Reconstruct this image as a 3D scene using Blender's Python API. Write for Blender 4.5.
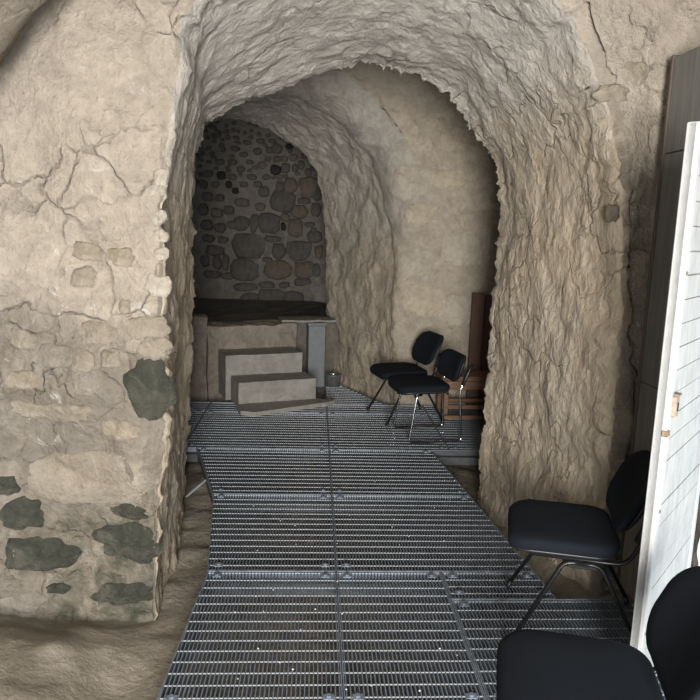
import bpy, math, random
import numpy as np
from mathutils import Vector, Matrix, noise

for o in list(bpy.data.objects):
    bpy.data.objects.remove(o)
S = bpy.context.scene
COL = S.collection
rnd = random.Random(7)

# ------------------------------------------------------------------ camera
CAMZ, PITCH, YAW, ROLL, F = 1.70, math.radians(9.9), math.radians(3.1), math.radians(1.7), 680.0
CR = Matrix.Rotation(-YAW, 3, 'Z') @ Matrix.Rotation(math.pi/2 - PITCH, 3, 'X') @ Matrix.Rotation(ROLL, 3, 'Z')
cd = bpy.data.cameras.new('camera'); cam = bpy.data.objects.new('camera', cd); COL.objects.link(cam)
cam.location = (0, 0, CAMZ); cam.rotation_euler = CR.to_euler()
cd.sensor_width = 36; cd.lens = 36*F/700; cd.clip_start = .02
S.camera = cam
# ------------------------------------------------------------------ world + daylight from the entrance
w = bpy.data.worlds.new('world'); S.world = w; w.use_nodes = True
bg = w.node_tree.nodes['Background']; bg.inputs[0].default_value = (.80, .90, 1, 1); bg.inputs[1].default_value = 1.1
ld = bpy.data.lights.new('entrance_daylight', 'AREA'); ld.shape = 'RECTANGLE'; ld.size = 1.0; ld.size_y = 1.9
ld.energy = 520; ld.color = (1, .965, .92)
lo = bpy.data.objects.new('entrance_daylight', ld); COL.objects.link(lo)
lo.location = (.02, -2.5, 1.55); lo.rotation_euler = (math.radians(92), 0, math.radians(-2))
S.view_settings.view_transform = 'Standard'; S.view_settings.look = 'None'
S.view_settings.gamma = 1; S.view_settings.use_curve_mapping = False
S.view_settings.exposure = 0.45

# ------------------------------------------------------------------ pixel -> direction helpers (700x700 photo)
def ray(u, v): return CR @ Vector(((u-350)/F, -(v-350)/F, -1))
def onZ(u, v, z=0.0):
    d = ray(u, v); t = (z-CAMZ)/d.z; return Vector((d.x*t, d.y*t, z))
def onY(u, v, y):
    d = ray(u, v); t = y/d.y; return Vector((d.x*t, y, CAMZ+d.z*t))

# ------------------------------------------------------------------ object helpers
def mesh_obj(name, verts, faces, mat, parent=None, smooth=False):
    me = bpy.data.meshes.new(name); me.from_pydata([tuple(v) for v in verts], [], faces); me.update()
    if smooth: me.polygons.foreach_set('use_smooth', [True]*len(me.polygons))
    o = bpy.data.objects.new(name, me); COL.objects.link(o)
    if mat: me.materials.append(mat)
    if parent: o.parent = parent
    return o
def tag(o, label, cat, group=None, kind=None):
    o['label'] = label; o['category'] = cat
    if group: o['group'] = group
    if kind: o['kind'] = kind
    return o
def empty(name, loc, rz=0):
    o = bpy.data.objects.new(name, None); COL.objects.link(o); o.location = loc; o.rotation_euler = (0, 0, rz)
    o.empty_display_size = .1
    return o
class MB:
    def __init__(s): s.v = []; s.f = []
    def add(s, v, f):
        n = len(s.v); s.v += [tuple(p) for p in v]; s.f += [tuple(i+n for i in q) for q in f]; return s
    def box(s, a, b, bev=0):
        x0, y0, z0 = a; x1, y1, z1 = b
        if bev <= 0:
            return s.add([(x0,y0,z0),(x1,y0,z0),(x1,y1,z0),(x0,y1,z0),(x0,y0,z1),(x1,y0,z1),(x1,y1,z1),(x0,y1,z1)],
                  [(0,3,2,1),(4,5,6,7),(0,1,5,4),(1,2,6,5),(2,3,7,6),(3,0,4,7)])
        e = bev
        rings = []
        for z, k in ((z0, e), (z0+e, 0), (z1-e, 0), (z1, e)):
            c = []
            for (x, y, sx, sy) in ((x0,y0,1,1),(x1,y0,-1,1),(x1,y1,-1,-1),(x0,y1,1,-1)):
                if sx*sy > 0: c += [(x+sx*k, y+sy*(k+e), z), (x+sx*(k+e), y+sy*k, z)]
                else: c += [(x+sx*(k+e), y+sy*k, z), (x+sx*k, y+sy*(k+e), z)]
            rings.append(c)
        v = [p for r in rings for p in r]; f = [tuple(range(7, -1, -1)), tuple(range(24, 32))]
        for r in range(3):
            for i in range(8): j = (i+1) % 8; f.append((r*8+i, r*8+j, r*8+8+j, r*8+8+i))
        return s.add(v, f)
    def tube(s, pts, r, n=8, rb=None, cap=True):
        pts = [Vector(p) for p in pts]; rb = rb or r; V = []; Fc = []
        up = Vector((0, 1, 0))
        for i, p in enumerate(pts):
            t = (pts[min(i+1, len(pts)-1)] - pts[max(i-1, 0)]).normalized()
            a = t.cross(up)
            if a.length < 1e-3: a = t.cross(Vector((0, 0, 1)))
            a.normalize(); b = a.cross(t).normalized()
            for k in range(n):
                an = 2*math.pi*k/n; V.append(p + a*math.cos(an)*r + b*math.sin(an)*rb)
        for i in range(len(pts)-1):
            for k in range(n):
                l = (k+1) % n; Fc.append((i*n+k, i*n+l, i*n+n+l, i*n+n+k))
        if cap: Fc += [tuple(range(n-1, -1, -1)), tuple(range((len(pts)-1)*n, len(pts)*n))]
        return s.add(V, Fc)
    def build(s, name, mat, parent=None, smooth=False): return mesh_obj(name, s.v, s.f, mat, parent, smooth)
def fillet(pts, r, k=5):
    pts = [Vector(p) for p in pts]; out = [pts[0]]
    for i in range(1, len(pts)-1):
        a = (pts[i-1]-pts[i]); b = (pts[i+1]-pts[i]); m = min(r, a.length*.48, b.length*.48)
        p0 = pts[i]+a.normalized()*m; p2 = pts[i]+b.normalized()*m
        for j in range(k+1):
            t = j/k; out.append(p0*(1-t)**2 + pts[i]*2*t*(1-t) + p2*t*t)
    out.append(pts[-1]); return out

# ------------------------------------------------------------------ materials
def newmat(name):
    m = bpy.data.materials.new(name); m.use_nodes = True; nt = m.node_tree
    return m, nt, nt.nodes['Principled BSDF']
def N(nt, t, **kw):
    n = nt.nodes.new(t)
    for k, v in kw.items():
        if k in n.inputs: n.inputs[k].default_value = v
        else: setattr(n, k, v)
    return n
def ramp(nt, src, stops):
    r = nt.nodes.new('ShaderNodeValToRGB'); e = r.color_ramp.elements
    while len(e) < len(stops): e.new(.5)
    for i, (p, c) in enumerate(stops):
        e[i].position = p; e[i].color = (*c, 1) if len(c) == 3 else c
    nt.links.new(src, r.inputs[0]); return r.outputs[0]
def mix(nt, fac, a, b, mode='MIX'):
    m = nt.nodes.new('ShaderNodeMix'); m.data_type = 'RGBA'; m.blend_type = mode
    for sock, val in ((0, fac), (6, a), (7, b)):
        if isinstance(val, (int, float)): m.inputs[sock].default_value = val
        elif isinstance(val, tuple): m.inputs[sock].default_value = (*val, 1)
        else: nt.links.new(val, m.inputs[sock])
    return m.outputs[2]
def coords(nt, scale=(1, 1, 1)):
    tc = nt.nodes.new('ShaderNodeTexCoord'); mp = nt.nodes.new('ShaderNodeMapping')
    mp.inputs['Scale'].default_value = scale; nt.links.new(tc.outputs['Object'], mp.inputs[0]); return mp.outputs[0]
def noise_tex(nt, vec, scale, detail=6, rough=.6, dist=0.0):
    n = N(nt, 'ShaderNodeTexNoise', Scale=scale, Detail=detail, Roughness=rough, Distortion=dist)
    nt.links.new(vec, n.inputs['Vector']); return n.outputs['Fac']
def rock(name, dark, mid, light, patch=None, bump=.6, stretch=(1, 1, 1), tone=None, low=None, salt=0.0, fine=28, crack=0.0):
    """limestone / plaster: broad stains, mid mottling, fine grain; 'tone' vertex attribute blends to a second stone colour"""
    m, nt, b = newmat(name); vec = coords(nt); vs = coords(nt, stretch)
    n1 = noise_tex(nt, vec, 1.7, 5, .6, .6); n2 = noise_tex(nt, vs, 7, 8, .65, .8); n3 = noise_tex(nt, vs, fine, 8, .7)
    c = ramp(nt, n2, [(.28, dark), (.5, mid), (.74, light)])
    if patch: c = mix(nt, ramp(nt, n1, [(.42, (0,0,0)), (.62, (1,1,1))]), c, mix(nt, .75, c, patch))
    if tone:
        at = N(nt, 'ShaderNodeAttribute', attribute_name='tone')
        f = nt.nodes.new('ShaderNodeMath'); f.operation = 'MULTIPLY'; f.inputs[1].default_value = .8
        nt.links.new(at.outputs['Fac'], f.inputs[0])
        c2 = ramp(nt, n2, [(.28, tuple(x*.78 for x in tone)), (.72, tuple(min(1, x*1.15) for x in tone))])
        c = mix(nt, f.outputs[0], c, c2)
    if salt:
        s1 = noise_tex(nt, vec, 5.5, 9, .75, 1.4)
        c = mix(nt, ramp(nt, s1, [(.60, (0,0,0)), (.70, (salt,)*3)]), c, (.74, .71, .66))
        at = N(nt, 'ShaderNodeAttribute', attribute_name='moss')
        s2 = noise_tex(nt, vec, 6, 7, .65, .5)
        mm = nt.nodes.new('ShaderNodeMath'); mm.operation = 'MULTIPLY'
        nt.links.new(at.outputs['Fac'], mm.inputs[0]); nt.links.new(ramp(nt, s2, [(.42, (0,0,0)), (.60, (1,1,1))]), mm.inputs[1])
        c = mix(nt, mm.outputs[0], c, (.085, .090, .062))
    ck = None
    if crack:
        vo = N(nt, 'ShaderNodeTexVoronoi', feature='DISTANCE_TO_EDGE', Scale=4.2, Randomness=1.0)
        ds = N(nt, 'ShaderNodeTexNoise', Scale=5.0, Detail=5); nt.links.new(vec, ds.inputs['Vector'])
        va = N(nt, 'ShaderNodeVectorMath', operation='MULTIPLY_ADD'); va.inputs[1].default_value = (.28, .28, .28)
        nt.links.new(ds.outputs['Color'], va.inputs[0]); nt.links.new(vec, va.inputs[2]); nt.links.new(va.outputs[0], vo.inputs['Vector'])
        gate = noise_tex(nt, vec, 2.3, 3, .5)
        ml = nt.nodes.new('ShaderNodeMath'); ml.operation = 'MULTIPLY'
        nt.links.new(ramp(nt, vo.outputs['Distance'], [(.0, (1,1,1)), (.05, (0,0,0))]), ml.inputs[0])
        nt.links.new(ramp(nt, gate, [(.45, (0,0,0)), (.6, (crack,)*3)]), ml.inputs[1]); ck = ml.outputs[0]
        c = mix(nt, ck, c, (.16, .135, .105))
    c = mix(nt, .35, c, ramp(nt, n3, [(.3, (.35,.35,.35)), (.7, (1,1,1))]), 'MULTIPLY')
    nt.links.new(c, b.inputs['Base Color']); b.inputs['Roughness'].default_value = .93
    b.inputs['Specular IOR Level'].default_value = .2
    h = nt.nodes.new('ShaderNodeMath'); h.operation = 'ADD'
    nt.links.new(n2, h.inputs[0]); nt.links.new(n3, h.inputs[1])
    rg = N(nt, 'ShaderNodeTexNoise', noise_type='RIDGED_MULTIFRACTAL', Scale=5.0, Detail=9, Roughness=.55, Lacunarity=2.2, Distortion=.5); rg.inputs['Gain'].default_value = 1.6
    nt.links.new(vs, rg.inputs['Vector'])
    h2 = nt.nodes.new('ShaderNodeMath'); h2.operation = 'MULTIPLY_ADD'; h2.inputs[1].default_value = .35
    nt.links.new(rg.outputs[0], h2.inputs[0]); nt.links.new(h.outputs[0], h2.inputs[2]); h = h2
    if ck:
        sb = nt.nodes.new('ShaderNodeMath'); sb.operation = 'SUBTRACT'; nt.links.new(h.outputs[0], sb.inputs[0]); nt.links.new(ck, sb.inputs[1]); h = sb
    bp = N(nt, 'ShaderNodeBump', Strength=bump, Distance=.03); nt.links.new(h.outputs[0], bp.inputs['Height'])
    nt.links.new(bp.outputs[0], b.inputs['Normal']); return m
def plain(name, col, rough=.6, metal=0, var=.25, scale=30, bump=.1, stretch=(1,1,1), spec=.5):
    m, nt, b = newmat(name); vec = coords(nt, stretch); n = noise_tex(nt, vec, scale, 6, .65)
    c = ramp(nt, n, [(.3, tuple(x*(1-var) for x in col)), (.7, tuple(min(1, x*(1+var)) for x in col))])
    nt.links.new(c, b.inputs['Base Color']); b.inputs['Roughness'].default_value = rough; b.inputs['Metallic'].default_value = metal
    b.inputs['Specular IOR Level'].default_value = spec
    if bump:
        bp = N(nt, 'ShaderNodeBump', Strength=bump, Distance=.004); nt.links.new(n, bp.inputs['Height']); nt.links.new(bp.outputs[0], b.inputs['Normal'])
    return m
M = {}
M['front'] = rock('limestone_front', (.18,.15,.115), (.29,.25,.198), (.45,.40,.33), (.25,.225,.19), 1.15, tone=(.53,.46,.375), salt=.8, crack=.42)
M['vault'] = rock('limestone_vault', (.34,.275,.20), (.48,.40,.30), (.61,.535,.43), (.42,.37,.30), 1.0, (1, 1, .55), tone=(.52,.495,.46), crack=.35)
M['back'] = rock('limestone_back', (.33,.275,.20), (.47,.40,.305), (.60,.53,.425), (.42,.37,.295), .9, tone=(.48,.455,.42))
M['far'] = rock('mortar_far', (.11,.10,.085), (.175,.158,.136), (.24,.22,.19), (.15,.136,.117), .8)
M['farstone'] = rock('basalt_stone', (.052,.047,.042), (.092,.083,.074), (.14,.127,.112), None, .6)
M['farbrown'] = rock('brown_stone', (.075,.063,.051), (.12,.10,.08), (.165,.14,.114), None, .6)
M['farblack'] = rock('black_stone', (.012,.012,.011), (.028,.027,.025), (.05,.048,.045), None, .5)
M['darkstone'] = rock('dark_green_stone', (.03,.033,.026), (.07,.072,.056), (.19,.175,.14), (.095,.093,.073), 1.1, fine=40)
M['palestone'] = rock('pale_stone', (.33,.285,.225), (.48,.425,.35), (.66,.61,.54), (.42,.38,.32), 1.0)
M['tanstone'] = rock('tan_stone', (.21,.175,.135), (.33,.285,.22), (.46,.41,.335), (.30,.265,.215), 1.0)
M['rubble_a'] = rock('rubble_grey', (.18,.155,.125), (.28,.245,.20), (.42,.375,.32), (.25,.23,.20), 1.0)
M['rubble_b'] = rock('rubble_tan', (.20,.168,.128), (.31,.265,.20), (.44,.385,.31), None, .9)
M['back_a'] = rock('block_tan', (.36,.30,.22), (.49,.42,.32), (.61,.54,.43), None, .7)
M['back_b'] = rock('block_grey', (.34,.295,.23), (.46,.41,.335), (.57,.52,.44), None, .7)
M['ledge'] = rock('ledge_rubble', (.18,.156,.128), (.27,.238,.197), (.36,.322,.27), None, .9)
M['dirt'] = rock('dirt', (.20,.175,.135), (.29,.255,.20), (.36,.32,.26), (.25,.22,.175), .6)
M['concrete'] = rock('concrete', (.20,.188,.165), (.275,.26,.232), (.345,.33,.297), None, .25)
M['steel'] = plain('galvanised_steel', (.21,.245,.295), .5, .55, .3, 18, .05)
M['rod'] = plain('worn_steel_rod', (.50,.53,.55), .45, .6, .15, 20, .05)
M['beam'] = plain('dull_steel_beam', (.15,.165,.185), .6, .3, .3, 18, .05)
M['darksteel'] = plain('dark_steel', (.07,.073,.078), .6, .3, .3, 20, .05)
M['fabric'] = plain('black_fabric', (.0075,.010,.0145), .95, 0, .25, 300, .25, spec=.15)
M['plastic'] = plain('black_plastic', (.014,.014,.015), .45, 0, .2, 60, .03)
M['blackmetal'] = plain('black_metal', (.016,.016,.018), .33, .2, .2, 40, .02)
M['chrome'] = plain('chrome', (.62,.62,.62), .16, 1, .1, 30, 0)
M['white'] = plain('white_paint', (.36,.365,.35), .55, 0, .2, 22, .25, (1,1,.35))
M['whiteedge'] = plain('white_edge_paint', (.42,.425,.42), .5, 0, .1, 22, .1)
M['lock'] = plain('rusty_lock', (.27,.22,.175), .6, .3, .35, 60, .1)
M['rust'] = plain('rust', (.20,.145,.105), .7, .3, .35, 60, .1)
M['greywood'] = plain('dark_grey_boards', (.145,.145,.135), .5, .1, .3, 10, .2, (3,3,.25))
M['brownboard'] = plain('weathered_board', (.20,.18,.15), .8, 0, .25, 10, .2, (3,3,.4))
M['edgewood'] = plain('dark_brown_edge', (.075,.058,.045), .7, 0, .3, 10, .1, (3,3,.4))
M['wood'] = plain('brown_wood', (.16,.085,.045), .6, 0, .35, 9, .15, (.5,4,4))
M['redwood'] = plain('reddish_wood', (.085,.042,.03), .7, 0, .3, 9, .1, (4,4,.4))
M['bluegrey'] = plain('blue_grey_paint', (.15,.165,.17), .6, .1, .15, 14, .08)
M['bucket'] = plain('zinc', (.20,.20,.195), .5, .5, .3, 25, .1)
M['crumb'] = plain('crumb', (.5,.48,.44), .9, 0, .2, 30, 0)
M['hole'] = plain('dark_void', (.012,.012,.012), .95, 0, .2, 30, 0)

# ------------------------------------------------------------------ rough surface grids
def catmull(pts, n):
    pts = np.array(pts, float); k = len(pts)
    seg = np.linalg.norm(np.diff(pts, axis=0), axis=1); cum = np.concatenate([[0], np.cumsum(seg**.9)]); cum /= cum[-1]
    return cum
def resample(pts, par, t):
    """Catmull-Rom through pts with knots par evaluated at t"""
    P = np.array(pts, float); P = np.vstack([2*P[0]-P[1], P, 2*P[-1]-P[-2]])
    i = np.clip(np.searchsorted(par, t, side='right')-1, 0, len(par)-2)
    u = ((t-par[i])/(par[i+1]-par[i]))[:, None]
    p0, p1, p2, p3 = P[i], P[i+1], P[i+2], P[i+3]
    return .5*((2*p1)+(-p0+p2)*u+(2*p0-5*p1+4*p2-p3)*u*u+(-p0+3*p1-3*p2+p3)*u**3)
def terrace(v):
    f = math.floor(v); t = v-f; t = min(1, max(0, (t-.3)/.4)); return f+t*t*(3-2*t)
def disp(p, amp, seed, str_):
    """broad swell, lumps, and flaky terraces with sharp broken edges"""
    a, b, c = amp
    q = Vector((p[0]*str_[0]+seed, p[1]*str_[1], p[2]*str_[2]))
    h = a*noise.noise(q*1.4)
    h += b*noise.fractal(q*3.6, 1.0, 2.0, 4)
    wv = noise.noise_vector(q*5)*.06
    h += c*terrace(2.2*noise.fractal((q+wv)*4.5, .8, 2.2, 5))
    k = noise.noise(q*1.9+Vector((7, 7, 7)))
    h += c*.8*max(0, k+.25)*noise.fractal(Vector((q.x*16, q.y*16, q.z*6))+wv*20, .7, 2.1, 3)
    return h
def rough_points(G, amp, seed, stretch, flip, amps):
    G = G.copy(); n, m, _ = G.shape
    du = np.gradient(G, axis=0); dv = np.gradient(G, axis=1)
    nr = np.cross(du, dv); L = np.linalg.norm(nr, axis=2, keepdims=True); nr = nr/np.maximum(L, 1e-9)
    if flip: nr = -nr
    H = np.zeros((n, m))
    for i in range(n):
        for j in range(m): H[i, j] = disp(G[i, j], amp, seed, stretch)
    if amps is not None: H *= amps
    return G+nr*H[:, :, None]
def grid_mesh(name, G, mat, flip, tone=None, moss=None, parent=None):
    n, m, _ = G.shape; f = []
    for i in range(n-1):
        for j in range(m-1):
            q = (i*m+j, (i+1)*m+j, (i+1)*m+j+1, i*m+j+1); f.append(q[::-1] if flip else q)
    o = mesh_obj(name, G.reshape(-1, 3), f, mat, parent, True)
    for nm, arr in (('tone', tone), ('moss', moss)):
        if arr is not None:
            at = o.data.attributes.new(nm, 'FLOAT', 'POINT'); at.data.foreach_set('value', np.ascontiguousarray(arr, dtype=np.float32).reshape(-1))
    return o
def rough_grid(name, G, mat, amp=(.05, .03, .012), seed=0.0, stretch=(1, 1, 1), flip=False, tone=None, moss=None, amps=None, parent=None):
    return grid_mesh(name, rough_points(G, amp, seed, stretch, flip, amps), mat, flip, tone, moss, parent)
def plane_grid(a, b, c, nu, nv):
    a, b, c = (np.array(x, float) for x in (a, b, c))
    u = np.linspace(0, 1, nu)[:, None, None]; v = np.linspace(0, 1, nv)[None, :, None]
    return a + (b-a)*u + (c-a)*v
def smooth01(x, a, b): t = np.clip((x-a)/(b-a), 0, 1); return t*t*(3-2*t)

def arch_wall(prof_a, prof_b, outer, ya, yb_pts, n, rows, r, back_out):
    """front wall face -> rounded arris -> passage -> back edge -> back flange; returns grid + row info"""
    par = catmull([(p.x, p.z) for p in prof_a], n); t = np.linspace(0, 1, n)
    A = resample([tuple(p) for p in prof_a], par, t); B = resample([tuple(p) for p in prof_b], par, t); O = resample(outer, par, t)
    return A, B, O

# ================================================================== FRONT WALL WITH THE BARREL PASSAGE
def arch_rows(A, B, O, rr, nF, nA, nP, nK, yback, power=1.6, ja=0, jb=0):
    """one profile station: wall face from far out to the arris, quarter-round arris, passage, back flange"""
    d = O-A; L = np.linalg.norm(d); dn = d/L; out = []
    for a in np.linspace(1, 0, nF)**power: out.append((A+dn*(rr+(L-rr)*a)+ja*(1-a)**12, 'F', rr+(L-rr)*a))
    for k in range(1, nA+1):
        th_ = k/(nA+1)*math.pi/2
        out.append((A+dn*(rr-rr*math.sin(th_))+np.array([0, rr-rr*math.cos(th_), 0])+ja, 'A', 0))
    P0 = A+np.array([0, rr, 0])
    for a in np.linspace(0, 1, nP): out.append((P0+(B-P0)*a+ja*(1-a)**8+jb*a**9, 'P', a))
    q = O.copy(); q[1] = yback
    for a in np.linspace(.03, 1, nK): out.append((B+jb+(q-B-jb)*a, 'K', a))
    return out
YF, YB = 3.12, 4.5
fa = [(157,660),(162,500),(164,350),(166,240),(172,150),(184,70),(205,0),(365,-85),(500,-45),(550,0),(592,88),(613,190),(612,350),(602,480),(572,640)]
fb = [(181,580),(187,460),(192,350),(193,260),(194,190),(200,146),(224,112),(345,68),(405,74),(442,93),(472,132),(497,182),(492,300),(483,420),(477,525)]
PA = [onY(u, v, YF) for u, v in fa]; PB = [onY(u, v, YB) for u, v in fb]
PO = [(-2.6,YF,-.5),(-2.6,YF,.4),(-2.6,YF,1.1),(-2.6,YF,1.7),(-2.6,YF,2.4),(-2.6,YF,3.2),(-1.6,YF,3.8),(.3,YF,3.8),(1.2,YF,3.8),(1.8,YF,3.6),(1.95,YF,2.9),(1.95,YF,2.1),(1.95,YF,1.3),(1.95,YF,.6),(1.95,YF,-.3)]
n = 520
par = catmull([(p.x, p.z) for p in PA], n); tt = np.linspace(0, 1, n)
A = resample([tuple(p) for p in PA], par, tt); B = resample([tuple(p) for p in PB], par, tt); O = resample(PO, par, tt)
JA = np.zeros((n, 3)); JB = np.zeros((n, 3))
for i in range(n):                                   # broken, chipped arrises
    c = np.array([.15, 0, 1.4]); d = A[i]-c; d[1] = 0; d /= np.linalg.norm(d)
    s = tt[i]*60
    JB[i] += d*(.020*noise.noise(Vector((s*1.1, 2.2, 0)))+.016*terrace(2*noise.noise(Vector((s*2.3, 5, 0))))+.010*terrace(2*noise.noise(Vector((s*6, 9, 1)))))
    JB[i][1] += .05*noise.noise(Vector((s*.6, 8.1, 0)))
    JA[i] += d*(.016*noise.noise(Vector((s*1.0, 12, 0)))+.014*terrace(2*noise.noise(Vector((s*2.2, 15, 0)))))
st = [arch_rows(A[i], B[i], O[i], .035+.09*smooth01(tt[i], .25, .45), 90, 8, 105, 12, YB+.05, ja=JA[i], jb=JB[i]) for i in range(n)]
m_ = len(st[0]); G = np.zeros((n, m_, 3)); tone = np.zeros((n, m_)); moss = np.zeros((n, m_)); ampl = np.ones((n, m_))
for i in range(n):
    for j, (p, kd, a) in enumerate(st[i]):
        G[i, j] = p
        side = smooth01(tt[i], .25, .36)*(1-smooth01(tt[i], .60, .72))
        if kd == 'F':
            left = 1-smooth01(tt[i], .36, .5)
            pl = smooth01(p[2]+.25*noise.noise(Vector((p[0]*2, 0, 3)))+.25*(p[0]+1), 1.05, 1.35)*left
            tone[i, j] = pl+.75*(1-left); ampl[i, j] = (1.35-.75*pl)*left + 1.0*(1-left)
            G[i, j, 1] += .05*(1-left)*smooth01(p[0], 1.3, 1.6)
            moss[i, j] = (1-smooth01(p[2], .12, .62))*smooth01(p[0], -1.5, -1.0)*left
        elif kd in 'AP':
            aa = 0 if kd == 'A' else a
            tone[i, j] = side; ampl[i, j] = 1.0-.6*smooth01(aa, .92, 1)
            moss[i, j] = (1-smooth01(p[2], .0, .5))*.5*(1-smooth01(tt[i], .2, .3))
        else: ampl[i, j] = .4
kF = 90
Gd = rough_points(G, (.05, .022, .0075), 3.1, (1, 1, .8), True, ampl)
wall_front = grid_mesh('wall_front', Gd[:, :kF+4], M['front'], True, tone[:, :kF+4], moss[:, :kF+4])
tag(wall_front, 'rough plastered limestone wall around the first arched passage', 'wall', kind='structure')
FV = np.array([v.co[:] for v in wall_front.data.vertices])
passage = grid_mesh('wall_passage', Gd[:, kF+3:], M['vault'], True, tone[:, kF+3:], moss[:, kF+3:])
tag(passage, 'chiselled limestone jambs and grey barrel vault of the first passage', 'vault', kind='structure')

# ================================================================== BACK WALL WITH THE SKEW TUNNEL
YN, YT = 6.66, 7.95
ta = [(391,425),(393,320),(394,235),(380,176),(357,138),(320,103),(262,84),(190,92),(140,140),(122,235),(120,320),(120,425)]
tb = [(327,402),(327,310),(326,250),(321,192),(309,161),(287,141),(252,123),(218,121),(180,150),(165,230),(163,310),(163,402)]
QA = [onY(u, v, YN) for u, v in ta]; QB = [onY(u, v, YT) for u, v in tb]
QO = [(2.0,YN,-.4),(2.0,YN,.6),(2.0,YN,1.6),(2.0,YN,2.6),(1.9,YN,3.5),(.9,YN,3.6),(-.4,YN,3.6),(-1.6,YN,3.6),(-2.5,YN,3.5),(-2.5,YN,2.2),(-2.5,YN,1.0),(-2.5,YN,-.4)]
n = 300; par = catmull([(p.x, p.z) for p in QA], n); tt = np.linspace(0, 1, n)
A = resample([tuple(p) for p in QA], par, tt); B = resample([tuple(p) for p in QB], par, tt); O = resample(QO, par, tt)
for i in range(n):
    c = np.array([-.8, 0, 1.4]); d = B[i]-c; d[1] = 0; d /= np.linalg.norm(d); s = tt[i]*50
    B[i] += d*(.03*noise.noise(Vector((s*1.1, 4.2, 0)))+.02*noise.noise(Vector((s*3.1, 6, 0))))
st = [arch_rows(A[i], B[i], O[i], .08+.30*smooth01(tt[i], .14, .32), 70, 14, 90, 10, YT+.05) for i in range(n)]
m_ = len(st[0]); G = np.zeros((n, m_, 3)); tone = np.zeros((n, m_)); ampl = np.ones((n, m_))
for i in range(n):
    for j, (p, kd, a) in enumerate(st[i]):
        G[i, j] = p
        if kd == 'F': tone[i, j] = .15
        elif kd == 'K': ampl[i, j] = .5
        else: tone[i, j] = smooth01(tt[i], .15, .38)*.85; ampl[i, j] = 1-.5*smooth01(a if kd == 'P' else 0, .9, 1)
wall_back = rough_grid('wall_back', G, M['back'], (.05, .03, .009), 8.3, (1, 1, 1), False, tone, None, ampl)
tag(wall_back, 'tan limestone back wall bending into a skew vaulted tunnel', 'wall', kind='structure')
BV = np.array([v.co[:] for v in wall_back.data.vertices])

# chamber sides and roof, far room shell, entrance room shell
def shell(name, a, b, c, mat, seed, label, cat, flip=False, res=.09, amp=(.05, .03, .012)):
    nu = max(4, int((Vector(b)-Vector(a)).length/res)); nv = max(4, int((Vector(c)-Vector(a)).length/res))
    o = rough_grid(name, plane_grid(a, b, c, nu, nv), M[mat], amp, seed, flip=flip)
    return tag(o, label, cat, kind='structure')
shell('wall_chamber_right', (1.95,4.4,-.4), (1.95,6.8,-.4), (1.95,4.4,3.7), 'back', 1.0, 'shadowed limestone side wall behind the wooden bench', 'wall', flip=True)
shell('wall_chamber_left', (-2.3,4.4,-.4), (-2.3,6.8,-.4), (-2.3,4.4,3.7), 'back', 2.0, 'shadowed limestone wall hidden beyond the left jamb', 'wall')
shell('ceiling', (-2.6,4.3,3.4), (2.1,4.3,3.4), (-2.6,6.9,3.4), 'back', 4.0, 'rough stone roof of the inner chamber', 'ceiling')
YW = 10.0
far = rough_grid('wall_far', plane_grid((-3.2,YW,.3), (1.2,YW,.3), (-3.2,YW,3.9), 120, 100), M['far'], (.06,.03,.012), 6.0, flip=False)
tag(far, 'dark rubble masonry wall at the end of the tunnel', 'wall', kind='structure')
WV = np.array([v.co[:] for v in far.data.vertices])
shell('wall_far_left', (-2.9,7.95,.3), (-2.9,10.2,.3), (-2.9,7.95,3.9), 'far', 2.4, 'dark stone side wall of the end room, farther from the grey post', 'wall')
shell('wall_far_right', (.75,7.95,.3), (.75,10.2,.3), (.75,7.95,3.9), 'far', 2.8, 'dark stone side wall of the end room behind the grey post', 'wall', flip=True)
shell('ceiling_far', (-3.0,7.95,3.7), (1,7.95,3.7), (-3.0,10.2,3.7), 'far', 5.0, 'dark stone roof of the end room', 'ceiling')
# entrance room: vault over the camera, side walls
th = np.linspace(0, math.pi, 70); rows = np.linspace(-.6, 2.84, 70); G = np.zeros((70, 71, 3))
for i, a in enumerate(th):
    x = .32-(1.75 if math.cos(a) > 0 else 2.1)*math.cos(a); z = 1.70+1.36*math.sin(a)
    for j, y in enumerate(rows): G[i, j] = (x, y, z)
    G[i, 70] = (.3-(2.0 if math.cos(a) > 0 else 2.4)*math.cos(a), 2.90, 1.6+1.9*math.sin(a))
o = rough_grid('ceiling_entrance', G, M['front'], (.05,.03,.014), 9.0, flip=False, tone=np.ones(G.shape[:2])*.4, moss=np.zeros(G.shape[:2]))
tag(o, 'pale rough stone vault edge over the entrance, cutting the upper corner', 'vault', kind='structure')
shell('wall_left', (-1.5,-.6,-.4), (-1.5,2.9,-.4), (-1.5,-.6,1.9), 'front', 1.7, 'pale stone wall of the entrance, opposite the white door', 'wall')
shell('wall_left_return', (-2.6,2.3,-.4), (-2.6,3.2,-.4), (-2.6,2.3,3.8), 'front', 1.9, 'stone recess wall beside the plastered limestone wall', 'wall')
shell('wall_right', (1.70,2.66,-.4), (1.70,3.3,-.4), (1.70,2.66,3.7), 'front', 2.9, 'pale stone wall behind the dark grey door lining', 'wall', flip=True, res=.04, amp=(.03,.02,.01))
shell('ceiling_front', (-2.7,2.2,3.6), (2.0,2.2,3.6), (-2.7,3.3,3.6), 'front', 3.9, 'pale stone roof strip over the first arch', 'ceiling')

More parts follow.
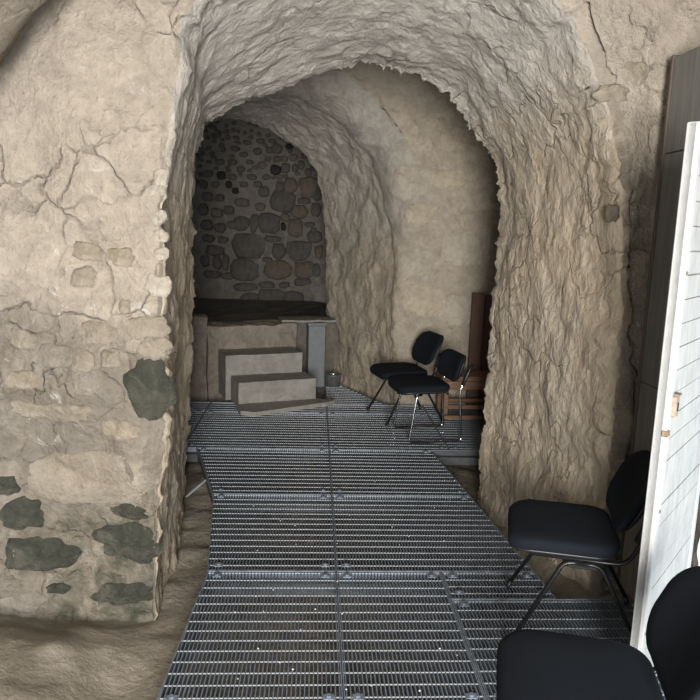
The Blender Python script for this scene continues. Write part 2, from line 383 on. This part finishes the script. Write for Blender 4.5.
# ================================================================== GROUND
gx = np.linspace(-2.7, 1.9, 150); gy = np.linspace(-.6, 8.2, 230)
G = np.zeros((150, 230, 3))
for i, x in enumerate(gx):
    for j, y in enumerate(gy):
        z = -.24 + .15*smooth01(-x, .75, 1.15)*(1-smooth01(y, 2.7, 3.3)) + .16*smooth01(x, 1.05, 1.4)*smooth01(y, 2.95, 3.1)*(1-smooth01(y, 4.4, 4.7))
        G[i, j] = (x, y, z)
g = rough_grid('floor', G, M['dirt'], (.03, .022, .006), 2.0, (1, 1, 1))
tag(g, 'bare brown dirt ground under and beside the metal grating', 'ground', kind='structure')

# ================================================================== STONES SET IN THE WALLS
def stone_mesh(w, h, d, k=14, seed=0, sq=2.6):
    r = random.Random(seed); out = []
    jit = [1+r.uniform(-.13, .10) for _ in range(k)]
    rings = [(1.0, -d*.8), (.97, d*.35), (.80, d*.85), (.45, d*1.0)]
    v = []
    for s, y in rings:
        for i in range(k):
            a = 2*math.pi*i/k; ca, sa = math.cos(a), math.sin(a)
            q = (abs(ca)**sq+abs(sa)**sq)**(-1/sq)
            v.append((ca*q*w/2*s*jit[i], -y + r.uniform(-.1, .1)*d, sa*q*h/2*s*jit[i]))
    f = []
    for a in range(3):
        for i in range(k): j = (i+1) % k; f.append((a*k+i, a*k+j, (a+1)*k+j, (a+1)*k+i))
    f.append(tuple(range(3*k, 4*k)))
    return v, f
def surf_y(V, x, z, front=None):
    d = (V[:, 0]-x)**2+(V[:, 2]-z)**2
    if front is not None: d = d + np.where(np.abs(V[:, 1]-front) > .25, 9, 0)
    idx = np.argpartition(d, 6)[:6]; return float(V[idx, 1].mean())
cnt = [0]
def patch_stone(u, v, w, h, plane, V, mat, parent, proud=.014, tilt=0, k=26, sq=2.4):
    """a stone flush with the wall: irregular outline, follows the wall surface and swells in its middle"""
    c = onY(u, v, plane); sc = c.y/F*1.02; sd = cnt[0]*3.7; cnt[0] += 1; verts = []
    near = V[(np.abs(V[:, 1]-plane) < .3) & (np.abs(V[:, 0]-c.x) < w*sc+.1) & (np.abs(V[:, 2]-c.z) < h*sc+.1)]
    if len(near) < 8: return None
    rings = [(1.0, -.3), (.96, .15), (.84, .6), (.6, .9), (.3, 1.05), (.02, 1.05)]
    for s_, up in rings:
        for i in range(k):
            a = 2*math.pi*i/k; ca, sa = math.cos(a), math.sin(a)
            q = (abs(ca)**sq+abs(sa)**sq)**(-1/sq)*(1+.34*noise.noise(Vector((ca*1.5+sd, sa*1.5, 0)))+.16*noise.noise(Vector((ca*4+sd, sa*4, 5))))
            x, z = ca*q*w*sc/2*s_, sa*q*h*sc/2*s_
            x, z = x*math.cos(tilt)-z*math.sin(tilt), x*math.sin(tilt)+z*math.cos(tilt)
            dd_ = (near[:, 0]-c.x-x)**2+(near[:, 2]-c.z-z)**2; idx = np.argpartition(dd_, 3)[:3]; wt = 1/(dd_[idx]+1e-5)
            y = float((near[idx, 1]*wt).sum()/wt.sum())
            verts.append((x, y-c.y-proud*up-.001*(up > 0)-.010*noise.noise(Vector((x*22+sd, z*22, 1)))*(up > .5), z))
    f = [(a*k+i, a*k+(i+1) % k, (a+1)*k+(i+1) % k, (a+1)*k+i) for a in range(len(rings)-1) for i in range(k)]+[tuple(range((len(rings)-1)*k, len(rings)*k))]
    o = mesh_obj('stone', verts, f, M[mat], parent, True); o.location = c
    return o
def set_stone(u, v, w, h, plane, V, mat, parent, proud=.018, k=14, sq=2.6, tilt=0, d=.03):
    p = onY(u, v, plane); y = surf_y(V, p.x, p.z, plane); p = onY(u, v, y)
    sc = (Vector((p.x, p.y, p.z-CAMZ)).length)/F/math.sqrt(1+((u-350)/F)**2+((v-350)/F)**2)
    vv, ff = stone_mesh(w*sc, h*sc, d, k, cnt[0], sq); cnt[0] += 1
    o = mesh_obj('stone', vv, ff, M[mat], parent, True); o.location = (p.x, p.y-proud+d*1.0, p.z); o.rotation_euler = (0, tilt, 0)
    return o
taken = []
# dark and pale stones of the front wall (pixel centre, size)
for (u, v, w_, h_, m_, t_) in [(22,516,52,32,'darkstone',.05),(40,558,70,40,'darkstone',-.1),(124,545,66,44,'darkstone',0),(122,596,62,26,'darkstone',.05),
        (150,388,44,62,'darkstone',.1),(56,592,26,10,'darkstone',0),(90,480,128,62,'tanstone',0),(6,486,26,22,'darkstone',0),(128,514,40,16,'darkstone',-.2)]:
    patch_stone(u, v, w_, h_, YF, FV, m_, wall_front, .012, t_); taken.append((u, v, w_, h_))
for (u, v, w_, h_) in [(158,216,14,16),(160,236,14,12),(161,254,15,12),(157,286,26,22),(148,327,44,22),(156,348,30,24),(85,360,26,22),(68,412,50,20),(112,358,20,18),(124,306,12,14),(20,340,30,20),(28,410,34,18),(160,178,14,18),(154,190,18,10)]:
    patch_stone(u, v, w_, h_, YF, FV, 'palestone' if v < 300 and u > 120 else 'tanstone', wall_front, .012, rnd.uniform(-.2, .2), sq=3.0); taken.append((u, v, w_, h_))
for v in range(255, 612, 25):                       # low rubble courses showing through the worn plaster
    u = rnd.uniform(-8, 6)
    while u < 142:
        w_, h_ = rnd.uniform(22, 52), rnd.uniform(17, 27); u += w_/2
        vv = v+rnd.uniform(-4, 4)
        if not any(abs(u-a) < (w_+c)*.46 and abs(vv-b) < (h_+d)*.46 for a, b, c, d in taken) and (v > 330 or u > 60) and rnd.random() < .8:
            patch_stone(u, vv, w_, h_, YF, FV, rnd.choice(['rubble_a', 'rubble_b', 'rubble_a', 'tanstone']), wall_front, .011, rnd.uniform(-.15, .15), 20, 2.8); taken.append((u, vv, w_, h_))
        u += w_/2+rnd.uniform(3, 8)
# blocks in the back wall
for (u, v, w_, h_) in [(412,182,36,32),(420,216,30,20),(448,178,34,18),(455,140,26,22),(462,250,40,30),(425,300,42,34),(415,262,36,26),(462,310,40,30)]:
    patch_stone(u, v, w_, h_, YN, BV, rnd.choice(['back_a', 'back_b']), wall_back, .010, rnd.uniform(-.08, .08), 20, 3.4)
# end wall masonry: crop coordinates (x, y, w, h) of the close view, scale 3.335 from (190,120)
ST = [(200,420,105,78),(360,435,80,60),(185,500,86,64),(295,500,80,60),(265,345,66,62),(350,360,46,56),(308,270,78,66),(335,220,40,46),(396,226,64,64),(365,305,52,38),
      (380,270,42,18),(215,345,26,56),(172,345,50,42),(296,438,40,46),(276,397,46,18),(311,355,15,24),(318,325,26,22),(416,390,42,36),(85,435,56,30),(90,475,26,40),(50,470,26,32),
      (120,475,20,46),(75,515,52,24),(125,520,38,20),(255,550,46,20),(315,550,30,18),(375,540,52,22),(188,556,70,24),(272,590,80,44),(200,600,60,40),(345,590,60,36),(384,500,64,50),
      (400,350,30,16),(412,366,18,12),(258,466,30,16),(246,238,30,34),(286,166,32,28),(318,160,26,30),(290,95,30,30),(331,90,24,15),(300,222,26,30),(350,160,18,22),(371,150,20,26),
      (395,175,20,22),(345,125,24,20),(315,130,20,18),(290,130,22,18),(240,150,26,20),(225,105,26,20),(180,115,26,14),(265,100,20,18),(130,215,20,20),(152,236,20,18),(105,185,26,24),
      (205,190,30,18),(255,190,24,16),(225,215,26,18),(60,180,30,22),(45,215,26,24),(85,215,24,18),(60,255,34,26),(100,260,28,22),(45,300,30,34),(90,310,36,28),(55,350,36,30),(100,360,34,28),(60,395,40,22),
      (110,400,30,20),(170,165,26,16),(140,140,30,16),(100,140,28,18),(150,95,28,16),(190,75,26,14),(235,70,24,14),(260,130,18,14),(275,70,22,12),(200,140,20,14),(380,120,18,16),(410,160,16,18),(300,190,18,14),
      (140,190,24,18),(180,215,26,16),(175,275,44,24),(235,290,30,22),(130,300,34,26),(140,350,26,22),(420,300,30,40),(425,250,26,36),(430,440,24,40),(420,500,26,40)]
blk = {(286,166),(331,90),(311,355),(105,185),(152,236),(130,215)}; brn = {(396,226),(384,500),(235,290),(175,275),(365,305)}
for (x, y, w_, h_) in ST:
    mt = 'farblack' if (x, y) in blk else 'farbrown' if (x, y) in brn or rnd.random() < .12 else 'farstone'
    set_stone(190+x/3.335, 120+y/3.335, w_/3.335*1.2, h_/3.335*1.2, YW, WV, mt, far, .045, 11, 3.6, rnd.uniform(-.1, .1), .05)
for k in range(260):
    x, y = rnd.uniform(20, 430), rnd.uniform(5, 230)
    if any(abs(x-s[0]) < s[2]*.55+7 and abs(y-s[1]) < s[3]*.55+6 for s in ST): continue
    ST.append((x, y, 14, 10))
    set_stone(190+x/3.335, 120+y/3.335, rnd.uniform(14, 24)/3.335, rnd.uniform(11, 17)/3.335, YW, WV, 'farstone', far, .04, 7, 2.6, rnd.uniform(-.5, .5), .04)
# stones of the right jamb front and the loose rocks at its foot
for (u, v, w_, h_, m_) in [(616,92,34,18,'tanstone'),(617,213,14,18,'farbrown'),(640,70,30,24,'tanstone')]:
    patch_stone(u, v, w_, h_, YF, FV, m_, wall_front, .012, 0, 20)
# dark put-log hole in the vault
# ================================================================== GRATING WALKWAY
walk = empty('grating_walkway', (0, 0, 0))
tag(walk, 'galvanised steel bar grating walkway running through the arch to the steps', 'walkway')
Lp = [onZ(u, v) for u, v in ((112,810),(207,573),(213,495),(200,455),(189,434))]
Rp = [onZ(u, v) for u, v in ((556,598),(536,574),(448,470),(433,453))]
def interp(P, y):
    P = sorted(P, key=lambda p: p.y)
    if y <= P[0].y: return P[0].x+(P[1].x-P[0].x)/(P[1].y-P[0].y)*(y-P[0].y)
    for a, b in zip(P, P[1:]):
        if y <= b.y: return a.x+(b.x-a.x)*(y-a.y)/(b.y-a.y)
    return P[-1].x
SX = .136
Y0, Y1, Y2, Y3, Y4, Y5 = 1.2, 2.20, 3.205, 4.22, 5.16, 6.25
YR = onZ(600, 599).y
Lf = lambda y: interp(Lp, y)
Rf = lambda y: interp(Rp, y)
def const(c): return lambda y: c
back_r = lambda y: .62 + (7.0-y)*-.02 if y > 6.15 else 1.55
def tun_r(y): return .70 - (y-6.65)*.50
panels = [(Y0,Y1,Lf,const(SX)),(Y0,Y1,const(SX),const(.67)),(Y0,Y1,const(.67),const(1.585)),
          (Y1,Y2,Lf,const(SX)),(Y1,Y2,const(SX),const(.67)),(Y1,YR,const(.67),const(1.585)),(YR,Y2,const(.67),Rf),
          (Y2,Y3,Lf,const(SX)),(Y2,Y3,const(SX),Rf),
          (Y3,Y4,Lf,const(SX)),(Y3,Y4,const(SX),Rf),
          (Y4,Y5,const(-1.6),const(-1.0)),(Y4,Y5,const(-1.0),const(SX)),(Y4,Y5,const(SX),const(1.1)),(Y4,Y5,const(1.1),const(1.8)),
          (Y5,6.58,const(-1.6),const(-1.0)),(Y5,6.58,const(-1.0),const(SX)),(Y5,6.58,const(SX),const(1.1)),(Y5,6.58,const(1.1),const(1.8)),(6.58,7.40,const(SX),tun_r)]
BP, BH, BW = .0165, .026, .0023
for pi, (ya, yb, fl, fr) in enumerate(panels):
    g = .004; ya += g; yb -= g
    ys = np.linspace(ya, yb, 60); xl = np.array([fl(y)+g for y in ys]); xr = np.array([fr(y)-g for y in ys])
    ph = empty('grating_panel', (0, 0, 0)); ph.parent = walk
    bars = MB(); x = xl.min()+BP*.5
    while x < xr.max():
        ok = (x > xl+.002) & (x < xr-.002)
        if ok.any():
            idx = np.where(ok)[0]; a, b = ys[idx[0]], ys[idx[-1]]
            if b-a > .01:
                z0 = -BH
                bars.add([(x-BW,a,z0),(x+BW,a,z0),(x+BW,b,z0),(x-BW,b,z0),(x-BW,a,0),(x+BW,a,0),(x+BW,b,0),(x-BW,b,0)],
                         [(4,5,6,7),(3,0,4,7),(1,2,6,5)])
        x += BP
    o = bars.build('bearing_bars', M['steel'], ph); o['kind'] = 'stuff'
    rods = MB(); pitch = (yb-ya)/max(1, round((yb-ya)/.0735)); y = ya+pitch*.75
    while y < yb-.01:
        a, b = np.interp(y, ys, xl), np.interp(y, ys, xr)
        if b-a > .01: rods.box((a, y-.0017, -.0042), (b, y+.0017, -.0002))
        y += pitch
    o = rods.build('cross_rods', M['rod'], ph); o['kind'] = 'stuff'
    fm = MB(); T = .0025
    def rail(P, T=.0025):
        for p, q in zip(P, P[1:]):
            d = Vector(q)-Vector(p)
            if d.length < 1e-4: continue
            nrm = Vector((-d.y, d.x, 0)).normalized()*T
            p_, q_ = Vector(p), Vector(q)
            v = [p_-nrm, p_+nrm, q_+nrm, q_-nrm]
            fm.add([(a.x,a.y,-.038) for a in v]+[(a.x,a.y,.002) for a in v], [(4,5,6,7),(0,1,5,4),(1,2,6,5),(2,3,7,6),(3,0,4,7)])
    rail([(xl[i], ys[i], 0) for i in range(0, 60)], .0025); rail([(xr[i], ys[i], 0) for i in range(0, 60)], .0025)
    rail([(xl[0], ya, 0), (xr[0], ya, 0)], .003); rail([(xl[-1], yb, 0), (xr[-1], yb, 0)], .003)
    fm.build('edge_frame', M['steel'], ph)
    # hold-down clips: round-headed bolt on a small saddle
    for (cx, cy) in ((xl[2]+.05, ya+.05), (xr[2]-.05, ya+.05), (xl[-3]+.05, yb-.05), (xr[-3]-.05, yb-.05)):
        if cy > 6.3: continue
        c = MB()
        c.box((cx-.020, cy-.014, .0005), (cx+.020, cy+.014, .0045))
        c.tube([(cx, cy, .004), (cx, cy, .009), (cx, cy, .012)], .010, 8)
        c.build('hold_down_clip', M['steel'], ph)
# carrying beams below
for (xa, xb, y) in ((-.95,1.0,Y3),(-.8,1.1,Y2),(-.9,1.5,Y1),(-1.5,1.8,Y4)):
    fl_ = max(xa, Lf(y)+.01) if y < 5.0 else xa; fr_ = min(xb, Rf(y)-.02) if Y1 < y < 5.0 else xb
    MB().box((fl_, y-.055, -.10), (fr_, y+.012, -.0395)).build('carrying_beam', M['beam' if y < 5 else 'darksteel'], walk)
for P, nm in ((Lp, 'edge_beam'), (Rp, 'edge_beam')):
    b = MB(); P = sorted(P, key=lambda p: p.y)
    for p, q in zip(P, P[1:]):
        d = q-p; nrm = Vector((-d.y, d.x, 0)).normalized()*.018; s = 1 if P[0].x < .3 else -1
        o_ = nrm*(s*-1)
        v = [p+o_*.1, p+o_*1.6, q+o_*1.6, q+o_*.1]
        b.add([(a.x,a.y,-.09) for a in v]+[(a.x,a.y,-.041) for a in v], [(0,3,2,1),(4,5,6,7),(0,1,5,4),(1,2,6,5),(2,3,7,6),(3,0,4,7)])
    b.build(nm, M['darksteel'], walk)
MB().box((.90, Y4-.006, -.05), (1.8, Y4+.002, -.002)).build('edge_plate', M['darksteel'], walk)
a, b = onZ(186, 497, -.12), onZ(206, 480, -.06)
MB().tube([a, b], .008, 8).build('support_rod', M['rod'], walk)
# crumbs of stone lying on the bars
cr = MB()
for k in range(38):
    x, y = rnd.uniform(-.45, .75), 2.2+rnd.random()**1.5*2.6
    if x < Lf(y)+.05 or x > Rf(y)-.05: continue
    s = rnd.uniform(.0025, .005)
    cr.add([(x-s,y,.0025),(x,y-s,.0025),(x+s,y,.0025),(x,y+s,.0025),(x,y,.0025+s*1.2)], [(0,1,4),(1,2,4),(2,3,4),(3,0,4),(3,2,1,0)])
o = cr.build('stone_crumbs', M['crumb']); tag(o, 'tiny pale stone crumbs scattered on the steel grating', 'debris', kind='stuff')

# ================================================================== STEPS, LEDGE, POST, BUCKET
e1 = Vector((.942, .335, 0)); e2 = Vector((-.335, .942, 0)); S0 = Vector((-.706, 6.349, 0))
ang = math.atan2(e1.y, e1.x)
steps = empty('concrete_steps', S0, ang); tag(steps, 'worn concrete steps climbing from the grating to the raised ledge', 'steps')
def slab(name, x0, x1, y0, y1, z0, z1, mat, parent, seed, bev=.012, jit=.006, sub=10):
    """rough block: bevelled box skinned with a jittered grid"""
    r = random.Random(seed); mb = MB()
    nx, ny, nz = sub, max(3, sub//2), 4
    def P(x, y, z):
        q = Vector((x*9+seed, y*9, z*9)); k = noise.noise_vector(q)*jit
        return (x+k.x, y+k.y, z+k.z)
    def face(f, a, b):
        v = [P(*f(i/a, j/b)) for i in range(a+1) for j in range(b+1)]
        mb.add(v, [(i*(b+1)+j, (i+1)*(b+1)+j, (i+1)*(b+1)+j+1, i*(b+1)+j+1) for i in range(a) for j in range(b)])
    X = lambda t: x0+(x1-x0)*t
    Y = lambda t: y0+(y1-y0)*t
    Z = lambda t: z0+(z1-z0)*t
    face(lambda s, t: (X(s), y0, Z(t)), nx, nz); face(lambda s, t: (X(1-s), y1, Z(t)), nx, nz)
    face(lambda s, t: (x0, Y(1-s), Z(t)), ny, nz); face(lambda s, t: (x1, Y(s), Z(t)), ny, nz)
    face(lambda s, t: (X(s), Y(t), z1), nx, ny); face(lambda s, t: (X(s), Y(1-t), z0), nx, ny)
    o = mb.build(name, M[mat], parent)
    import bmesh
    bm = bmesh.new(); bm.from_mesh(o.data); bmesh.ops.remove_doubles(bm, verts=bm.verts, dist=.0005); bm.to_mesh(o.data); bm.free()
    return o
slab('step', 0, .78, 0, .36, .006, .252, 'concrete', steps, 1)
slab('step', -.05, .745, .338, .70, .006, .455, 'concrete', steps, 2)
sl = MB(); pts = [Vector(p)-S0 for p in ((-.73,6.33,0),(-.66,6.10,0),(-.525,6.06,0),(.15,6.48,0),(.22,6.56,0),(.03,6.63,0))]
pts = [(p.dot(e1), p.dot(e2)) for p in pts]
k_ = len(pts)
sl.add([(x, y, .005) for x, y in pts]+[(x, y, .045) for x, y in pts], [tuple(range(k_-1, -1, -1)), tuple(range(k_, 2*k_))]+[(i, (i+1) % k_, k_+(i+1) % k_, k_+i) for i in range(k_)])
sl.build('base_slab', M['concrete'], steps)
ledge = empty('floor_raised', S0, ang); tag(ledge, 'raised stone floor of the end room with a rough broken edge', 'ledge', kind='structure')
o = slab('ledge_front', -.16, .80, .70, 1.05, -.3, .70, 'ledge', ledge, 5, jit=.02, sub=24)
slab('ledge_floor', -2.3, 1.9, 1.05, 4.2, -.3, .675, 'far', ledge, 6, jit=.02, sub=24)
slab('ledge_stub', -1.6, -.165, .72, 1.04, -.3, .80, 'ledge', ledge, 7, jit=.03, sub=14)
post = empty('grey_post', (.022, 7.44, 0), .2); tag(post, 'square blue-grey post under a slab at the end of the ledge', 'post')
MB().box((-.095, -.06, -.02), (.095, .06, .67), .006).build('shaft', M['bluegrey'], post)
MB().box((-.105, -.065, .671), (.105, .075, .70), .005).build('cap', M['bluegrey'], post)
slab('cover_slab', -.38, .22, .0, .32, .701, .725, 'concrete', post, 9, jit=.008)
p = onZ(333, 386.5, 0)
bk = empty('metal_bucket', (p.x+.0, p.y+.02, .003)); tag(bk, 'small dented metal bucket beside the grey post', 'bucket')
b = MB(); n_ = 20; prof = [(.0,0),(.075,0),(.088,.125),(.094,.13),(.088,.135),(.080,.128),(.07,.02),(0,.018)]
v = [(r*math.cos(2*math.pi*i/n_), r*math.sin(2*math.pi*i/n_), z) for r, z in prof for i in range(n_)]
b.add(v, [(a*n_+i, a*n_+(i+1) % n_, (a+1)*n_+(i+1) % n_, (a+1)*n_+i) for a in range(len(prof)-1) for i in range(n_)]); b.build('pail', M['bucket'], bk, True)
b = MB(); b.tube([(.088*math.cos(t), -.02-.05*math.sin(t), .128+.022*math.sin(t)) for t in np.linspace(0, math.pi, 14)], .004, 6); b.build('handle', M['chrome'], bk, True)

# ================================================================== WOODEN BENCH AND BOARD BEHIND THE JAMB
bench = empty('wooden_bench', (1.50, 6.22, 0), math.radians(3)); tag(bench, 'low brown wooden bench behind the chrome framed chair', 'bench')
MB().box((-.34, -.16, .37), (.26, -.02, .415), .006).build('seat_plank', M['wood'], bench)
MB().box((-.34, .0, .37), (.26, .14, .415), .006).build('seat_plank', M['wood'], bench)
MB().box((-.28, -.155, .29), (.20, -.125, .368), .004).build('apron', M['wood'], bench)
for x in (-.30, .20):
    for y in (-.15, .09): MB().box((x, y, .002), (x+.045, y+.045, .368), .004).build('leg', M['wood'], bench)
MB().box((-.255, -.145, .10), (.20, -.115, .14), .004).build('stretcher', M['wood'], bench)
MB().box((-.255, .10, .10), (.20, .13, .14), .004).build('stretcher', M['wood'], bench)
MB().box((-.30, -.20, .02), (.25, -.157, .055), .004).build('foot_rail', M['wood'], bench)
bd = empty('wooden_board', (1.62, 6.50, 0), 0); tag(bd, 'reddish brown wooden board standing upright behind the bench', 'board')
MB().box((-.10, -.02, .003), (.02, .012, 1.15), .004).build('plank', M['redwood'], bd)
MB().box((.028, -.02, .003), (.15, .012, 1.13), .004).build('plank', M['redwood'], bd)
MB().box((-.10, .013, .8), (.15, .03, .87), .003).build('cleat', M['redwood'], bd)

# ================================================================== CHAIRS
def rrect(w, h, r, n=8):
    out = []
    for cx, cy, a0 in ((w/2-r, h/2-r, 0), (-w/2+r, h/2-r, 90), (-w/2+r, -h/2+r, 180), (w/2-r, -h/2+r, 270)):
        for i in range(n+1):
            a = math.radians(a0+90*i/n); out.append((cx+r*math.cos(a), cy+r*math.sin(a)))
    return out
def cushion(outline, layers, warp):
    """stack of inset outlines (scale, height), closed, then warped"""
    k = len(outline); v = []; f = []
    for s, z in layers: v += [warp(x*s, y*s, z) for x, y in outline]
    for a in range(len(layers)-1):
        for i in range(k): j = (i+1) % k; f.append((a*k+i, a*k+j, (a+1)*k+j, (a+1)*k+i))
    f += [tuple(range(k-1, -1, -1)), tuple(range((len(layers)-1)*k, len(layers)*k))]
    return v, f
SEAT_L = [(.90, -.012), (.965, -.008), (.99, .004), (1.0, .018), (.99, .032), (.96, .041), (.88, .046), (.6, .049), (.3, .050), (.03, .050)]
SHELL_L = [(.80, -.016), (.90, -.014), (.965, -.004), (.975, .006), (.95, .008)]
def seat_warp(x, y, z):
    drop = -.020*max(0, (x-.08)/.14)**2 - .010*max(0, 1-abs(y)/.24)*0
    return (x+.09, y, z+.022+drop+.012*(abs(y)/.23)**2*0)
def back_warp_f(z0, tilt, xo, w):
    def f(y, z, d):            # y across, z up, d thickness towards the front
        bend = .045*(y/w)**2
        t = z*math.tan(tilt)
        return (xo - t + d + bend*.9, y, z0+z)
    return f
def make_chair(kind):
    root = empty('office_chair' if kind == 'four' else 'sled_chair', (0, 0, 0))
    v, f = cushion(rrect(.445, .465, .095), SEAT_L, lambda x, y, z: seat_warp(x, y, z+.415)); mesh_obj('seat', v, f, M['fabric'], root, True)
    v, f = cushion(rrect(.445, .465, .095), SHELL_L, lambda x, y, z: seat_warp(x, y, z+.405)); mesh_obj('seat_shell', v, f, M['plastic'], root, True)
    tl = math.radians(27 if kind == 'four' else 17); W = .235
    bw = back_warp_f(.652, tl, -.215, W) if kind == 'four' else back_warp_f(.610, tl, -.225, W)
    ol = [(x*(1-.10*max(0, -y/.14)), y) for x, y in rrect(.465, .275 if kind == 'four' else .225, .105 if kind == 'four' else .08)]
    BL = [(.92, -.004), (.98, .0), (1.0, .010), (.985, .022), (.93, .030), (.75, .034), (.5, .035), (.25, .035), (.03, .035)]
    SL = [(.03, -.027), (.35, -.027), (.70, -.026), (.88, -.024), (.965, -.014), (.97, -.004), (.92, -.003)]
    v, f = cushion(ol, BL, lambda x, y, z: bw(x, y, z)); f = [q[::1] for q in f]; mesh_obj('backrest', v, f, M['fabric'], root, True)
    v, f = cushion(ol, SL, lambda x, y, z: bw(x, y, z)); mesh_obj('back_shell', v, f, M['plastic'], root, True)
    if kind == 'four':
        tm = M['blackmetal']
        for s in (-1, 1):
            y0, y1 = .205*s, .262*s
            for sx, xt, xf in ((1, .085, .285), (-1, -.055, -.265)):
                mid = .015
                P = fillet([(mid, y0, .392), (xt, y0, .392), (xf, y1, .012)], .05)
                lg = MB().tube(P, .0095, 10, .0145).build('leg', tm, root, True)
                MB().tube([(xf-.0*sx, y1, .0), (xf-.002*sx, y1, .006), (xf-.012*sx, y1*.995, .035)], .0125, 10, .0175).build('foot_cap', M['plastic'], lg, True)
            MB().box((-.045, y0-.012, .372), (.075, y0+.012, .384), .004).build('spacer', M['plastic'], root)
            P = fillet([(.22, .19*s, .402), (-.15, .19*s, .402), (-.185, .205*s, .47), (-.225, .207*s, .60)], .07)
            MB().tube(P, .0085, 10, .012).build('back_support', tm, root, True)
            sl_ = MB().tube([(-.185, .213*s, .515), (-.198, .214*s, .55), (-.215, .214*s, .60), (-.232, .212*s, .64)], .017, 10, .021)
            sl_.build('support_sleeve', M['plastic'], root, True)
        MB().tube([(.085, -.20, .385), (.085, .20, .385)], .008, 8).build('cross_tube', tm, root, True)
        MB().tube([(-.055, -.20, .385), (-.055, .20, .385)], .008, 8).build('cross_tube', tm, root, True)
    else:
        tm = M['chrome']
        for s in (-1, 1):
            P = fillet([(.12, .19*s, .40), (.165, .205*s, .40), (.225, .222*s, .0095), (-.235, .222*s, .0095), (-.20, .205*s, .42), (-.262, .207*s, .60)], .04)
            MB().tube(P, .0085, 10).build('side_frame', tm, root, True)
            sv = MB().tube([(-.222, .206*s, .48), (-.243, .208*s, .54), (-.266, .212*s, .60), (-.292, .212*s, .66)], .015, 10, .022).build('support_sleeve', M['plastic'], root, True)
            for k in range(4):
                z = .60+k*.013
                MB().box((-.266-.005*k-.020, .212*s-.0235, z), (-.266-.005*k+.020, .212*s+.0235, z+.004)).build('sleeve_rib', M['chrome'], sv)
        MB().tube([(.12, -.19, .40), (.12, .19, .40)], .0085, 8).build('cross_tube', tm, root, True)
        MB().tube([(-.12, -.20, .397), (-.12, .20, .397)], .0085, 8).build('cross_tube', tm, root, True)
        MB().tube([(.19+.03*math.cos(t), -.212, .345+.03*math.sin(t)) for t in np.linspace(0, 2*math.pi, 20)], .004, 6, cap=False).build('linking_ring', tm, root, True)
    return root
def copy_tree(o, parent=None):
    c = o.copy(); COL.objects.link(c); c.parent = parent
    for ch in list(o.children): copy_tree(ch, c)
    return c
def place(o, x, y, fx, fy): o.location = (x, y, .003 if "sled" in o.name else .008); o.rotation_euler = (0, 0, math.atan2(fy, fx))
GRP = 'black office chairs with splayed legs'
c1 = make_chair('four'); place(c1, 1.176, 2.712, -.962, .274)
tag(c1, 'black fabric chair with its back to the dark grey lining, by the right jamb', 'chair', GRP)
c2 = copy_tree(c1); place(c2, .845, 1.655, -.965, .262)
tag(c2, 'black fabric chair standing in front of the open white door', 'chair', GRP)
c3 = copy_tree(c1); place(c3, .865, 6.10, -.96, -.25)
tag(c3, 'black fabric chair against the tan back wall, beyond the chrome framed one', 'chair', GRP)
c4 = make_chair('sled'); place(c4, .973, 5.56, -.985, -.17)
tag(c4, 'black chair on chrome sled legs in the inner chamber', 'chair')

# ================================================================== WHITE DOOR AND DARK LINING
D0 = Vector((1.150, 2.10, 0)); dd = Vector((.663, .749, 0)); DZ = 2.06
door = empty('door_1', (D0.x, D0.y, 0), math.atan2(dd.y, dd.x)); tag(door, 'open white painted boarded door with a rusty lock on its edge', 'door', kind='structure')
DW = .69
MB().box((.0, .002, .03), (DW, .026, DZ-.002)).build('backing', M['white'], door)
for x0, x1 in ((0, .045), (DW-.045, DW)): MB().box((x0, -.012, .028), (x1, .030, DZ), .003).build('stile', M['whiteedge'], door)
nb = 26; bh = (DZ-.03)/nb
for c0, c1_ in ((.047, DW-.047),):
    for k in range(nb):
        gp = .0012 + (.0022 if rnd.random() < .35 else 0)
        z0 = .03+k*bh
        pr = rnd.uniform(-.0015, .0015)
        MB().box((c0, -.008+pr, z0+gp), (c1_, .003, z0+bh-gp), .0012).build('board', M['white'], door)
zl = 1.16
lc = MB().box((.028, -.026, zl-.032), (.066, -.0085, zl+.038), .003).build('lock_case', M['lock'], door)
MB().box((.042, -.0285, zl-.012), (.052, -.0262, zl+.016)).build('keyhole', M['hole'], lc)
MB().box((.030, -.030, zl+.039), (.070, -.009, zl+.046)).build('lock_hood', M['rust'], lc)
MB().box((-.006, -.018, zl-.095), (.022, .004, zl-.073), .003).build('bolt', M['rust'], door)
for z in (.35, .8, 1.6):
    MB().tube([(.022, -.0122, z), (.022, -.016, z)], .006, 8).build('rivet', M['rust'], door)

tr = empty('trim_1', (1.545, 3.09, 0)); tag(tr, 'tall dark grey boarded lining on the stone wall behind the white door', 'door frame', kind='structure')
zs = [.0, .62, 1.042, 2.08, 2.49]
for i, (a, b_) in enumerate(zip(zs, zs[1:])):
    MB().box((.0, -.42, a+.002), (.05, -.022, b_-.002), .003).build('board', M['brownboard' if i == 0 else 'greywood'], tr)
MB().box((-.006, -.020, .002), (.06, .0, 2.50), .003).build('edge_strip', M['edgewood'], tr)
